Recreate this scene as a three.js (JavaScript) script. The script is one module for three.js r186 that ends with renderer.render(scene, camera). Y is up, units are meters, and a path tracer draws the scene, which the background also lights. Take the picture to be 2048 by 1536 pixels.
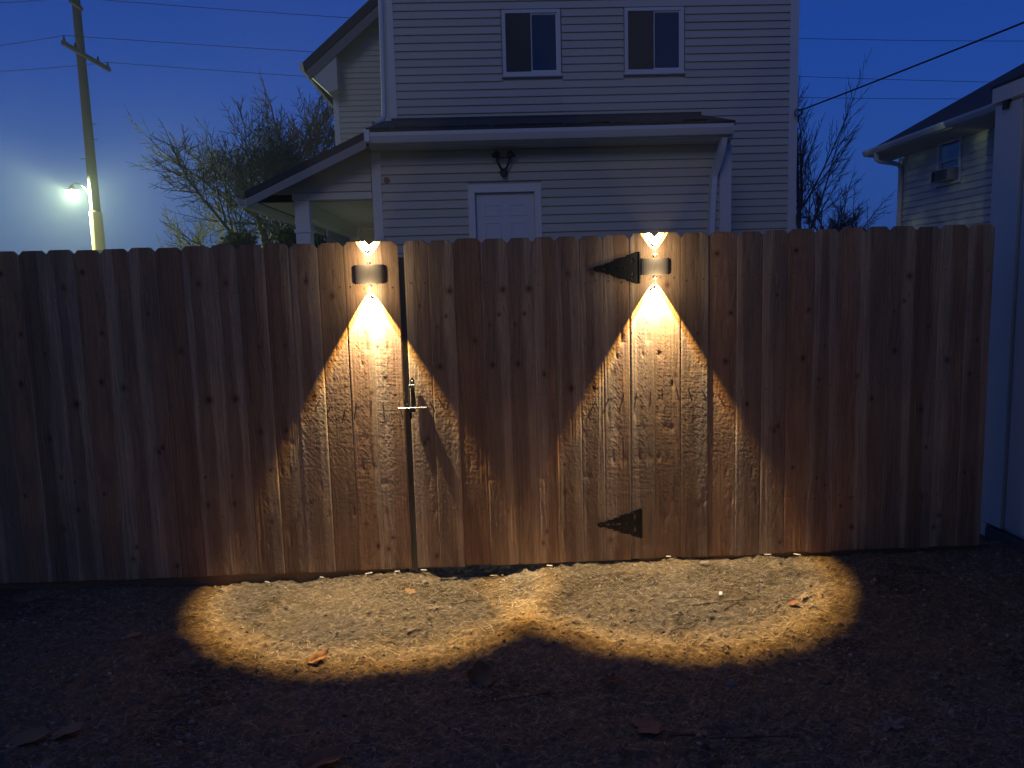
import * as THREE from 'three';
import { mergeGeometries } from 'three/addons/utils/BufferGeometryUtils.js';
import { RoundedBoxGeometry } from 'three/addons/geometries/RoundedBoxGeometry.js';

// ---------- camera, sky, dusk light, exposure ----------
const scene = new THREE.Scene();
const D2R = Math.PI / 180;
const camera = new THREE.PerspectiveCamera(53.8, 1024 / 768, 0.05, 1500);
camera.rotation.order = 'YXZ';
camera.position.set(0, 1.605, 4.151);
camera.rotation.set(-7.055 * D2R, -1.615 * D2R, -1.615 * D2R);

const renderer = new THREE.WebGLRenderer({ antialias: true });
renderer.toneMapping = THREE.LinearToneMapping;
renderer.toneMappingExposure = 1.0;
renderer.shadowMap.enabled = true;

{ // blue-hour sky: paler towards the horizon, deep towards the zenith, the same all round
  const W = 64, H = 256, d = new Float32Array(W * H * 4);
  const stops = [[-90, .010, .018, .04], [0, .026, .092, .36], [6, .021, .083, .36], [15, .013, .061, .335], [25, .0085, .042, .265], [40, .006, .030, .18], [90, .004, .017, .10]];
  for (let j = 0; j < H; j++) {
    const e = (j + .5) / H * 180 - 90;
    let k = 0; while (k < stops.length - 2 && e > stops[k + 1][0]) k++;
    const a = stops[k], b = stops[k + 1], t = Math.min(1, Math.max(0, (e - a[0]) / (b[0] - a[0])));
    for (let i = 0; i < W; i++) { const o = (j * W + i) * 4; for (let c = 0; c < 3; c++) d[o + c] = a[c + 1] + (b[c + 1] - a[c + 1]) * t; d[o + 3] = 1; }
  }
  const sky = new THREE.DataTexture(d, W, H, THREE.RGBAFormat, THREE.FloatType);
  sky.mapping = THREE.EquirectangularReflectionMapping; sky.magFilter = THREE.LinearFilter; sky.minFilter = THREE.LinearFilter; sky.needsUpdate = true;
  scene.background = sky; scene.environment = sky;
}
// last afterglow from behind the photographer, low and very soft
const sun = new THREE.DirectionalLight(new THREE.Color(1.0, .95, .88), .15);
sun.position.set(-10, 14, 29); sun.target.position.set(0, 0, 0);
sun.castShadow = true; sun.shadow.radius = 34; sun.shadow.mapSize.set(2048, 2048);
Object.assign(sun.shadow.camera, { left: -30, right: 30, top: 30, bottom: -30, near: 1, far: 90 });
scene.add(sun, sun.target);
// thin mist added so the lamps glow, standing in for lens glare
scene.fog = new THREE.FogExp2(new THREE.Color(.93, .96, .95), .0034);

// ---------- helpers ----------
function rng(s) { return () => { s |= 0; s = s + 0x6D2B79F5 | 0; let t = Math.imul(s ^ s >>> 15, 1 | s); t = t + Math.imul(t ^ t >>> 7, 61 | t) ^ t; return ((t ^ t >>> 14) >>> 0) / 4294967296; }; }
function hash(x, y, s) { let h = Math.imul(x | 0, 374761393) ^ Math.imul(y | 0, 668265263) ^ Math.imul(s | 0, 2147483647 - 19); h = Math.imul(h ^ h >>> 13, 1274126177); h ^= h >>> 16; return (h >>> 0) / 4294967296; }
function vn(x, y, s = 0) { const i = Math.floor(x), j = Math.floor(y); let u = x - i, v = y - j; u = u * u * (3 - 2 * u); v = v * v * (3 - 2 * v); const a = hash(i, j, s), b = hash(i + 1, j, s), c = hash(i, j + 1, s), d = hash(i + 1, j + 1, s); return a + (b - a) * u + (c - a) * v + (a - b - c + d) * u * v; }
function fbm(x, y, s = 0, o = 4) { let r = 0, a = .5, n = 0; for (let k = 0; k < o; k++) { r += a * vn(x, y, s + k * 17); n += a; a *= .5; x *= 2.03; y *= 2.03; } return r / n; }
const sst = (a, b, x) => { const t = Math.min(1, Math.max(0, (x - a) / (b - a))); return t * t * (3 - 2 * t); };
const lerp = (a, b, t) => a + (b - a) * t;
const taken = {};
function numbered(n) { if (!(n in taken)) { taken[n] = 0; return n; } taken[n]++; return n + '_' + String(taken[n]).padStart(3, '0'); }
function tag(o, label, category, group, kind) { if (label) o.userData.label = label; if (category) o.userData.category = category; if (group) o.userData.group = group; if (kind) o.userData.kind = kind; return o; }
function thing(name, label, category, pos = [0, 0, 0], group) { const g = new THREE.Group(); g.name = numbered(name); g.position.set(...pos); tag(g, label, category, group); scene.add(g); return g; }
function mesh(name, geo, mat, parent, pos) {
  const m = new THREE.Mesh(geo, mat); m.name = parent === scene ? numbered(name) : name; m.castShadow = m.receiveShadow = true;
  if (pos) m.position.set(...pos); parent.add(m); return m;
}
function box(x0, x1, y0, y1, z0, z1) { const g = new THREE.BoxGeometry(x1 - x0, y1 - y0, z1 - z0); g.translate((x0 + x1) / 2, (y0 + y1) / 2, (z0 + z1) / 2); return g; }
function rbox(x0, x1, y0, y1, z0, z1, r = .006, seg = 2) { const g = new RoundedBoxGeometry(x1 - x0, y1 - y0, z1 - z0, seg, r); g.translate((x0 + x1) / 2, (y0 + y1) / 2, (z0 + z1) / 2); return g; }
function plain(g) { const q = g.index ? g.toNonIndexed() : g; for (const k of Object.keys(q.attributes)) if (!['position', 'normal', 'uv'].includes(k)) q.deleteAttribute(k); return q; }
function merged(list) { return mergeGeometries(list.map(plain)); }
function extr(pts, depth, holes = [], bevel = 0) {
  const s = new THREE.Shape(pts.map(p => new THREE.Vector2(...p)));
  for (const h of holes) s.holes.push(new THREE.Path(h.map(p => new THREE.Vector2(...p))));
  return new THREE.ExtrudeGeometry(s, { depth, bevelEnabled: bevel > 0, bevelSize: bevel, bevelThickness: bevel, bevelSegments: 2 });
}
function lin(r, g, b) { return new THREE.Color().setRGB(r, g, b); }
function mat(r, g, b, rough = .8, extra = {}) { return new THREE.MeshStandardMaterial({ color: lin(r, g, b), roughness: rough, ...extra }); }
function tex(w, h, fn, srgb) {
  const d = new Uint8Array(w * h * 4);
  for (let j = 0; j < h; j++) for (let i = 0; i < w; i++) { const c = fn(i / w, j / h, i, j), o = (j * w + i) * 4; d[o] = Math.max(0, Math.min(255, c[0])); d[o + 1] = Math.max(0, Math.min(255, c[1])); d[o + 2] = Math.max(0, Math.min(255, c[2])); d[o + 3] = 255; }
  const t = new THREE.DataTexture(d, w, h, THREE.RGBAFormat); t.magFilter = THREE.LinearFilter; t.minFilter = THREE.LinearMipmapLinearFilter; t.generateMipmaps = true; t.wrapS = t.wrapT = THREE.RepeatWrapping;
  if (srgb) t.colorSpace = THREE.SRGBColorSpace; t.needsUpdate = true; return t;
}

// ---------- ground ----------
const groundPts = [[-6, .03], [-2.2, .012], [-1.66, -.006], [-1.2, 0], [-1, 0], [-.83, .02], [-.57, .03], [-.43, .015], [-.27, -.012], [-.1, -.015], [.05, -.01], [.19, .008], [.3, .022], [.44, .028], [.59, .036], [.76, .044], [1.16, .04], [1.74, .036], [2.03, .035], [2.6, .03], [6, .03]];
function gLine(x) { let k = 0; while (k < groundPts.length - 2 && x > groundPts[k + 1][0]) k++; const a = groundPts[k], b = groundPts[k + 1]; const t = Math.min(1, Math.max(0, (x - a[0]) / (b[0] - a[0]))); return lerp(a[1], b[1], t * t * (3 - 2 * t)); }
function gBroad(x, z) {
  const near = sst(1.5, .1, Math.abs(z)), far = sst(2.5, 8, Math.hypot(x, z - 1));
  return gLine(x) * near + (fbm(x * 1.7 + 3, z * 1.7, 5, 3) - .5) * .05 * sst(.05, .7, Math.abs(z)) * (1 - far) + (fbm(x * .13, z * .13, 9, 2) - .5) * .25 * far - .02 * far;
}
function gY(x, z) {
  return gBroad(x, z) + (fbm(x * 9, z * 9, 21, 2) - .5) * .022 + (vn(x * 42, z * 46, 31) - .5) * .010 + (vn(x * 78, z * 92, 37) - .5) * .0085 + Math.pow(vn(x * 24, z * 24, 41), 6) * .018;
}
{
  const xs = [], zs = [];
  const outer = [-600, -300, -150, -80, -45, -28, -19, -13, -9.5, -7, -5.2, -4, -3.2, -2.7];
  for (const v of outer) if (v < -3) xs.push(v); for (let x = -2.98; x < -2.41; x += .028) xs.push(x); for (let x = -2.4; x < 3.25; x += .0095) xs.push(x); for (const v of outer.slice().reverse()) xs.push(-v + .75);
  for (const v of [-600, -300, -150, -80, -45, -28, -19, -13, -9, -6, -4, -2.5, -1.6, -1, -.7, -.5]) zs.push(v); for (let z = -.36; z < 1.95; z += .0095) zs.push(z); for (const v of [2.0, 2.06, 2.15, 2.3, 2.5, 2.8, 3.3, 4, 5, 6.5, 9, 13, 20, 40, 90, 200, 600]) zs.push(v);
  const nx = xs.length, nz = zs.length, P = new Float32Array(nx * nz * 3), C = new Float32Array(nx * nz * 3), U = new Float32Array(nx * nz * 2), I = new Uint32Array((nx - 1) * (nz - 1) * 6);
  let q = 0;
  for (let j = 0; j < nz; j++) for (let i = 0; i < nx; i++) {
    const k = j * nx + i, x = xs[i], z = zs[j];
    P[k * 3] = x; P[k * 3 + 1] = gY(x, z); P[k * 3 + 2] = z; U[k * 2] = x / 1.7; U[k * 2 + 1] = z / 1.7;
    const grey = sst(.42, .62, fbm(x * 2.2, z * 3.1, 61, 4)), gr = .82 + .36 * vn(x * 60, z * 60, 71), dark = sst(.56, .72, fbm(x * 3.3 + 9, z * 4 + 2, 63, 4));
    C[k * 3] = gr * lerp(1, .92, grey) * lerp(1, .6, dark); C[k * 3 + 1] = gr * lerp(1, .97, grey) * lerp(1, .58, dark); C[k * 3 + 2] = gr * lerp(1, 1.12, grey) * lerp(1, .55, dark);
    if (i < nx - 1 && j < nz - 1) { I[q++] = k; I[q++] = k + nx; I[q++] = k + 1; I[q++] = k + 1; I[q++] = k + nx; I[q++] = k + nx + 1; }
  }
  const g = new THREE.BufferGeometry(); g.setAttribute('position', new THREE.BufferAttribute(P, 3)); g.setAttribute('color', new THREE.BufferAttribute(C, 3)); g.setAttribute('uv', new THREE.BufferAttribute(U, 2)); g.setIndex(new THREE.BufferAttribute(I, 1)); g.computeVertexNormals();
  const t = tex(1024, 1024, (u, v) => {
    const n = (hash(u * 1024, v * 1024, 1) + hash(u * 512, v * 512, 2)) / 2, b = vn(u * 96, v * 96, 3), s = vn(u * 220, v * 70, 4), p = Math.pow(vn(u * 160 + 5, v * 160, 6), 5);
    const k = .62 + .38 * (.4 * n + .3 * b + .3 * s) + .35 * p; return [155 * k, 134 * k, 104 * k];
  }, true);
  tag(mesh('ground', g, new THREE.MeshPhysicalMaterial({ map: t, vertexColors: true, roughness: 1, specularIntensity: .2 }), scene), 'packed dirt yard strewn with dry clippings', 'ground', null, 'structure');
}

// ---------- cedar boards ----------
const HB = 1.83, WB = .1402, TB = .016;
const knotSets = [];
function boardTexture(k) {
  const r = rng(900 + k * 77), knots = [];
  const nk = 1 + Math.floor(r() * 4); for (let i = 0; i < nk; i++) knots.push([.12 + r() * .76, .03 + r() * .94, .035 + r() * .055, .5 + r() * .5]);
  knotSets.push(knots);
  const sapL = r() < .55 ? .1 + r() * .32 : 0, sapR = r() < .5 ? .08 + r() * .3 : 0, tone = .88 + r() * .2, red = .96 + r() * .08, s0 = 100 * k;
  return tex(128, 1024, (u, v) => {
    let du = 0, kn = 0, ring = 0;
    for (const [ku, kv, kr, ks] of knots) { const a = (u - ku) * .14, b = (v - kv) * 1.83, d = Math.hypot(a, b * .8) / (kr * .14); const halo = Math.exp(-(a * a / .0009 + b * b / .012)); du += (u > ku ? 1 : -1) * halo * .09; kn = Math.max(kn, sst(1.15, .75, d) * ks); ring = Math.max(ring, sst(2.6, 1.1, d) * .35 * ks); }
    const w = u + du + (fbm(u * 1.2, v * 7, s0, 3) - .5) * .22, streak = fbm(w * 34, v * 5, s0 + 1, 3), fine = vn(w * 110, v * 60, s0 + 2), cloud = fbm(u * 2.5, v * 9, s0 + 3, 3);
    const edge = (vn(v * 2.6, 0, s0 + 7) - .5) * .30 + (vn(v * 9, 3, s0 + 8) - .5) * .05;
    let sap = 0; if (sapL) sap = Math.max(sap, sst(sapL + edge + .09, sapL + edge - .07, u)); if (sapR) sap = Math.max(sap, sst(1 - sapR - edge - .09, 1 - sapR - edge + .07, u));
    const lum = tone * (.76 + .34 * streak + .13 * (fine - .5) + .20 * (cloud - .5));
    let R = lerp(182 * red, 210, sap), G = lerp(149, 182, sap), B = lerp(120 / red, 152, sap);
    R *= lum; G *= lum * (1 - .06 * (streak - .5)); B *= lum * (1 - .1 * (cloud - .5));
    const d = Math.max(kn, ring); R = lerp(R, 88, d * .72); G = lerp(G, 56, d * .74); B = lerp(B, 42, d * .74);
    return [R, G, B];
  }, true);
}
const NVAR = 12;
const boardMats = [];
for (let k = 0; k < NVAR; k++) boardMats.push(new THREE.MeshPhysicalMaterial({ map: boardTexture(k), roughness: 1, specularIntensity: .25 }));
function boardGeometry(k, top = .024) {
  const NX = 36, NY = 420, s0 = 5000 + 40 * k, hw = WB / 2, P = [], U = [], I = [], rg = rng(k * 31 + 4);
  const groovy = [rg(), rg(), rg()];
  for (let j = 0; j <= NY; j++) {
    const y = HB * j / NY, w = hw - Math.max(0, y - (HB - top));
    for (let i = 0; i <= NX; i++) {
      const t = i / NX * 2 - 1, x = t * w, em = sst(1, .93, Math.abs(t)) * sst(0, .006, y) * sst(0, .008, HB - y);
      const fuzz = (vn(x * 165, y * 72, s0) - .5) * .00040 * (.4 + groovy[2]) + (vn(x * 250, y * 200, s0 + 1) - .5) * .00062;
      const band = sst(.45, .62, vn(x * 16 + groovy[0] * 9, y * .9, s0 + 2)), ridge = (vn(x * 225, y * 5, s0 + 3) - .5) * .0011 * band;
      const lump = (fbm(x * 30, y * 3, s0 + 4, 2) - .5) * .0005, chip = -Math.pow(vn(x * 40, y * 12, s0 + 5), 11) * .0026, saw = (vn(3, y * 260 + x * 20, s0 + 6) - .5) * .0003 * vn(x * 8, y * 2, s0 + 9);
      const cup = (1 - t * t) * .0012 * (groovy[1] - .3);
      P.push(x, y, (fuzz * (1 - .6 * band) + ridge + lump + chip + saw) * em - .0012 * (1 - em) + cup);
      U.push((x + hw) / WB, y / HB);
    }
  }
  for (let j = 0; j < NY; j++) for (let i = 0; i < NX; i++) { const a = j * (NX + 1) + i, b = a + NX + 1; I.push(a, a + 1, b, b, a + 1, b + 1); }
  const f = new THREE.BufferGeometry(); f.setAttribute('position', new THREE.Float32BufferAttribute(P, 3)); f.setAttribute('uv', new THREE.Float32BufferAttribute(U, 2)); f.setIndex(I); f.computeVertexNormals();
  // sides and back
  const o = [[-hw, 0], [hw, 0], [hw, HB - top], [hw - top, HB], [-hw + top, HB], [-hw, HB - top]], p = [], u = [], n = [];
  const q = (A, B, C, Dd, nn) => { for (const v of [A, B, C, A, C, Dd]) { p.push(...v); u.push((v[0] + hw) / WB, v[1] / HB); n.push(...nn); } };
  for (let i = 0; i < 6; i++) { const a = o[i], b = o[(i + 1) % 6], l = Math.hypot(b[0] - a[0], b[1] - a[1]); q([...a, -TB], [...b, -TB], [...b, -.0013], [...a, -.0013], [(b[1] - a[1]) / l, -(b[0] - a[0]) / l, 0]); }
  q([...o[1], -TB], [...o[0], -TB], [...o[5], -TB], [...o[2], -TB], [0, 0, -1]); q([...o[2], -TB], [...o[5], -TB], [...o[4], -TB], [...o[3], -TB], [0, 0, -1]);
  const s = new THREE.BufferGeometry(); s.setAttribute('position', new THREE.Float32BufferAttribute(p, 3)); s.setAttribute('uv', new THREE.Float32BufferAttribute(u, 2)); s.setAttribute('normal', new THREE.Float32BufferAttribute(n, 3));
  return mergeGeometries([f.toNonIndexed(), s]);
}
const boardGeos = []; for (let k = 0; k < 7; k++) boardGeos.push(boardGeometry(k, .022 + .002 * (k % 3)));
const M = {
  rail: mat(.26, .17, .11, .85), steel: mat(.16, .17, .18, .45, { metalness: .7 }), black: mat(.012, .012, .013, .45), bolt: mat(.5, .48, .45, .3, { metalness: 1 }),
  nail: mat(.10, .095, .09, .5, { metalness: .6 }), white: mat(.70, .71, .72, .5), trim: mat(.62, .63, .65, .55), door: mat(.60, .63, .70, .45), gutter: mat(.62, .63, .64, .4), roof: mat(.045, .045, .05, .9),
  sid: [mat(.50, .485, .43, .55), mat(.475, .46, .41, .55), mat(.52, .50, .445, .6)], wall: mat(.42, .41, .4, .8), soffit: mat(.5, .51, .5, .7),
  nsid: [mat(.60, .59, .53, .6), mat(.57, .565, .51, .6), mat(.62, .61, .55, .6)], dark: mat(.02, .02, .022, .9), room: mat(.32, .30, .28, .95), screen: mat(.055, .055, .06, .9),
  pole: mat(.13, .105, .08, .95), bark: mat(.055, .045, .036, .95), twig: mat(.036, .028, .024, .95), litTwig: mat(.22, .16, .10, .9), wire: mat(.015, .015, .018, .6), porch: mat(.6, .6, .56, .6),
  glass: new THREE.MeshPhysicalMaterial({ color: 0xffffff, transmission: 1, thickness: 0, roughness: .03, ior: 1.5 }),
};
// joints between boards along the fence, metres
const railY = [.34, .98, 1.60];
function boards(parent, edges, seed, drop = 0) {
  const r = rng(seed);
  for (let i = 0; i < edges.length - 1; i++) {
    const x0 = edges[i], x1 = edges[i + 1], k = Math.floor(r() * NVAR), g = Math.floor(r() * boardGeos.length);
    const b = mesh('picket', boardGeos[g], boardMats[k], parent, [(x0 + x1) / 2, .055 + (r() - .5) * .009 - drop, (r() - .5) * .004]);
    b.scale.x = (x1 - x0 - .0002 - r() * .0006) / WB; b.rotation.z = (r() - .5) * .0008; b.rotation.y = (r() - .5) * .02;
  }
}
function nails(parent, edges) { // two small heads per board and rail
  const L = [], r = rng(edges.length * 7);
  for (let i = 0; i < edges.length - 1; i++) for (const y of railY) for (const t of [.22, .78]) { const g = new THREE.CylinderGeometry(.0034, .0034, .003, 7).rotateX(Math.PI / 2); g.translate(lerp(edges[i], edges[i + 1], t + (r() - .5) * .1), y + .045 + (r() - .5) * .03, .0022); L.push(g); }
  tag(mesh('nail_heads', merged(L), M.nail, parent), null, null, null, 'stuff');
}
function joints(a, b, n, seed) { const r = rng(seed), e = [a]; for (let i = 1; i < n; i++) e.push(lerp(a, b, i / n) + (r() - .5) * .008); e.push(b); return e; }
{
  const left = thing('fence_section', 'long cedar picket fence section left of the gate, running out of frame', 'fence', [0, 0, 0]);
  const le = joints(-5.50, -2.056, 24, 3); le.push(-1.913, -1.770, -1.63, -1.482, -1.342, -1.195, -1.06, -.910, -.770, -.632, -.478);
  boards(left, le, 17);
  for (const y of railY) mesh('rail', box(-5.5, -.5, y, y + .089, -.056, -.0175), M.rail, left);
  for (const x of [-5.3, -2.9]) mesh('post', rbox(x - .045, x + .045, -.3, 1.83, -.150, -.0585, .004), M.rail, left);
  mesh('gate_post', rbox(-.500, -.444, -.3, 1.80, -.075, -.0178, .004), M.steel, left);
  mesh('light_stop_board', box(-5.5, -.52, -.2, .13, -.056, -.0185), M.rail, left);  // hidden board added to stop street lamp light leaking under the pickets
  nails(left, le);
  const gate = thing('fence_gate', 'cedar picket gate hung on two black strap hinges', 'gate', [0, 0, 0]);
  boards(gate, [-.447, -.318, -.18, -.03, .11, .25, .368, .50, .628, .772], 29, -.003);
  nails(gate, [-.447, -.318, -.18, -.03, .11, .25, .368, .50, .628, .772]);
  for (const y of railY) mesh('rail', box(-.43, .76, y, y + .089, -.056, -.0175), M.rail, gate);
  const brace = mesh('brace', box(-.72, .72, -.04, .04, -.0178 - .036, -.0175), M.rail, gate, [.165, 1.02, -.0385]); brace.rotation.z = .62; brace.scale.x = .82;
  // strap hinge outline: pointed tip to the left, wide end at the right, stepped edges, teardrop cut-outs
  const half = [[0, 0], [.006, .010], [.022, .017], [.032, .013], [.062, .020], [.064, .026], [.092, .028], [.096, .037], [.128, .040], [.132, .052], [.152, .054], [.156, .058], [.19, .062], [.196, .070], [.243, .0855]];
  const outl = [...half, ...half.slice(1).reverse().map(([x, y]) => [x, -y])];
  const drop = (cx, cy, l, w) => [[cx - l, cy], [cx - l * .2, cy - w], [cx + l * .5, cy - w * .9], [cx + l * .8, cy], [cx + l * .5, cy + w * .9], [cx - l * .2, cy + w]];
  const vdrop = (cx, cy, s) => [[cx - .008, cy], [cx, cy - .017 * s], [cx + .0085, cy - .004], [cx + .0085, cy + .004], [cx, cy + .017 * s]];
  const hg = extr(outl, .003, [drop(.062, 0, .018, .0058), drop(.122, 0, .02, .007), vdrop(.215, .036, 1.25), vdrop(.215, -.036, 1.25)], .0008);
  for (const y of [.272, 1.708]) {
    const h = mesh('hinge', hg, M.black, gate, [.577, y, .0042]);
    for (const [bx, by] of [[.018, 0], [.09, 0], [.168, 0], [.205, .058], [.205, -.058]]) { const s = mesh('screw', new THREE.SphereGeometry(.0045, 8, 5), M.black, h, [bx, by, .0042]); s.scale.z = .5; }
    const c = mesh('knuckle', new THREE.CylinderGeometry(.007, .007, .172, 10), M.black, h, [.2515, 0, .003]);
  }
  // gravity latch with a striker bar
  const L = mesh('latch', extr([[-.011, 0], [.012, 0], [.016, .06], [.011, .115], [.013, .178], [.001, .193], [-.011, .178], [-.009, .115]], .004, [], .0008), M.black, gate, [-.432, .953, .0045]);
  mesh('catch_plate', rbox(-.018, .014, .136, .156, .006, .024, .003), M.bolt, L);
  mesh('screw', new THREE.SphereGeometry(.0055, 10, 6), M.bolt, L, [.001, .173, .0055]);
  mesh('lift_rod', new THREE.CylinderGeometry(.0028, .0028, .15, 8), M.bolt, L, [-.018, .075, .018]);
  const bar = new THREE.CylinderGeometry(.0048, .0048, .155, 10); bar.rotateZ(Math.PI / 2);
  mesh('striker_bar', bar, M.bolt, L, [-.002, .026, .022]);
  mesh('handle', extr([[-.05, .02], [-.012, .0], [-.012, -.05], [-.022, -.066], [-.026, -.02], [-.04, .0], [-.056, .06]], .005, [], .0008), M.black, L, [.004, .02, .012]);
  const right = thing('fence_section', 'cedar picket fence section from the hinges to the white shed', 'fence', [0, 0, 0]);
  boards(right, [.778, .912, 1.058, 1.212, 1.368, 1.51, 1.65, 1.80, 1.932, 2.08, 2.215, 2.36, 2.50, 2.655, 2.80], 41, -.006);
  mesh('light_stop_board', box(.82, 2.79, -.2, .13, -.056, -.0185), M.rail, right); nails(right, [.778, .912, 1.058, 1.212, 1.368, 1.51, 1.65, 1.80, 1.932, 2.08, 2.215, 2.36, 2.50, 2.655, 2.80]);  // hidden board added here as well, keeping lamp light from passing underneath
  for (const y of railY) mesh('rail', box(.8, 2.79, y, y + .089, -.056, -.0175), M.rail, right);
  for (const x of [.84, 2.74]) mesh('post', rbox(x - .045, x + .045, -.3, 1.80, -.150, -.0585, .004), M.rail, right);
}

// ---------- the two up-and-down wall lights ----------
const beamMain = lin(1, .80, .50), beamRim = lin(1, .59, .165);
function wallLight(x, yLow, yHigh, label) {
  const g = thing('wall_light', label, 'wall light', [x, (yLow + yHigh) / 2, .0], 'up and down lights on the fence');
  const hh = (yHigh - yLow) / 2;
  const body = mat(.24, .20, .16, .6);
  // crescent body: a shallow arc in plan, slightly arched edges
  const pts = []; for (let i = 0; i <= 14; i++) { const a = Math.PI * i / 14; pts.push([.078 * Math.cos(a), .006 + .027 * Math.sin(a)]); }
  pts.push([-.078, .003], [.078, .003]);
  const eg = extr(pts.map(([a, b]) => [a, -b]), 2 * hh - .014, [], .002); eg.rotateX(-Math.PI / 2); eg.translate(0, -hh + .007, 0); eg.rotateY(0);
  const h = mesh('housing', eg, body, g);
  mesh('back_plate', rbox(-.05, .05, -hh + .012, hh - .012, .0025, .009, .002), M.black, g);
  mesh('seam', rbox(-.0035, .0035, -hh + .012, hh - .012, .0325, .0362, .0015), body, h).rotation.z = -.22;
  for (const s of [1, -1]) {
    const yS = s * hh, zS = .027;
    const hood = mesh('lamp_collar', new THREE.CylinderGeometry(.0125, .0125, .006, 20), body, g, [0, s * (hh - .006), zS - .004]);
    // glowing lens disc and arm added to block the middle of the ring beam
    const glow = new THREE.MeshStandardMaterial({ color: 0x000000, emissive: lin(1, .80, .48), emissiveIntensity: 9 });
    const lens = mesh('lamp_block_disc', new THREE.CylinderGeometry(.0083, .0083, .003, 24), glow, g, [0, yS + s * .0160, zS]);
    mesh('block_disc_arm', box(-.0006, .0006, Math.min(0, s * .018), Math.max(0, s * .018), -.0075, -.0065), body, lens, [0, s * -.018, 0]);
    const add = (nm, col, I, half, pen, y, rad) => { const l = new THREE.SpotLight(col, I, 0, half * D2R, pen, 2); l.name = nm; l.position.set(x, g.position.y + y, zS); l.target.position.set(x, g.position.y + y + s * 2, zS + .055); l.castShadow = true; l.shadow.radius = rad; l.shadow.mapSize.set(1024, 1024); scene.add(l, l.target); };
    add('ring_beam', beamRim, 29, 33.0, .16, yS - s * .0005, .06);
    add('lens_beam', beamMain, 14, 30.5, .10, yS + s * .0190, .10);
    const spill = new THREE.PointLight(beamMain, .06, 0, 2); spill.name = 'lens_spill'; spill.position.set(x, g.position.y + yS + s * .034, zS + .048); spill.castShadow = true; spill.shadow.radius = .3; scene.add(spill);
  }
}
wallLight(-.636, 1.655, 1.768, 'lit up-and-down wall light on the fence left of the latch');
wallLight(.911, 1.662, 1.762, 'lit up-and-down wall light beside the upper black hinge');

// ---------- clapboard siding ----------
function courseGeo(e) { // unit length along x, lap profile
  const pr = [[0, 0], [.025, -.006], [.026, .0], [.002, e + .003], [0, e + .003]], p = [], n = [];
  for (let i = 0; i < 5; i++) { const a = pr[i], b = pr[(i + 1) % 5], l = Math.hypot(b[0] - a[0], b[1] - a[1]) || 1, nz = (b[1] - a[1]) / l, ny = -(b[0] - a[0]) / l; for (const v of [[0, a], [1, a], [1, b], [0, a], [1, b], [0, b]]) { p.push(v[0], v[1][1], v[1][0]); n.push(0, ny, nz); } }
  for (const s of [0, 1]) for (let i = 1; i < 4; i++) { const tri = s ? [0, i, i + 1] : [0, i + 1, i]; for (const k of tri) { p.push(s, pr[k][1], pr[k][0]); n.push(s ? 1 : -1, 0, 0); } }
  const g = new THREE.BufferGeometry(); g.setAttribute('position', new THREE.Float32BufferAttribute(p, 3)); g.setAttribute('normal', new THREE.Float32BufferAttribute(n, 3)); return g;
}
const cg = {};
function siding(parent, span, y0, y1, e, holes, z, mats, seed, sagA = 0) { // span(y) -> [x0, x1]; holes [x0,x1,y0,y1]
  cg[e] ??= courseGeo(e); const r = rng(seed);
  for (let y = y0; y < y1 - .02; y += e) {
    const s = span(y + e * .5); if (!s || s[1] - s[0] < .03) continue;
    let seg = [s]; for (const h of holes) if (y + e * .75 > h[2] && y + e * .25 < h[3]) seg = seg.flatMap(([a, b]) => (h[1] <= a || h[0] >= b) ? [[a, b]] : [[a, h[0]], [h[1], b]].filter(v => v[1] - v[0] > .02));
    seg = seg.flatMap(([a, b]) => { if (b - a < 3.4) return [[a, b]]; const m = lerp(a, b, .25 + .5 * r()); return [[a, m - .001], [m, b]]; });
    for (const [a, b] of seg) { const c = mesh('clapboard', cg[e], mats[Math.floor(r() * mats.length)], parent, [a, y + (r() - .5) * .002, z + r() * .0012]); c.scale.x = b - a; c.rotation.z = (r() - .5) * .0006; if (Math.min(1, (y1 - y) / (e + .004)) < 1) c.scale.y = (y1 - y) / (e + .004); }
  }
}
function slab(parent, pts, holes, z0, t, m, name = 'wall') { const g = extr(pts, t, holes.map(h => [[h[0], h[2]], [h[0], h[3]], [h[1], h[3]], [h[1], h[2]]])); g.translate(0, 0, z0); return mesh(name, g, m, parent); }
function roomGeo(w, h, d) { // five inner faces of a room behind a window, open towards +z
  const a = w / 2, b = h / 2; return merged([box(-a, a, -b, b, -d - .05, -d), box(-a - .05, -a, -b, b, -d, 0), box(a, a + .05, -b, b, -d, 0), box(-a, a, b, b + .05, -d, 0), box(-a, a, -b - .05, -b, -d, 0)]);
}
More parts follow.
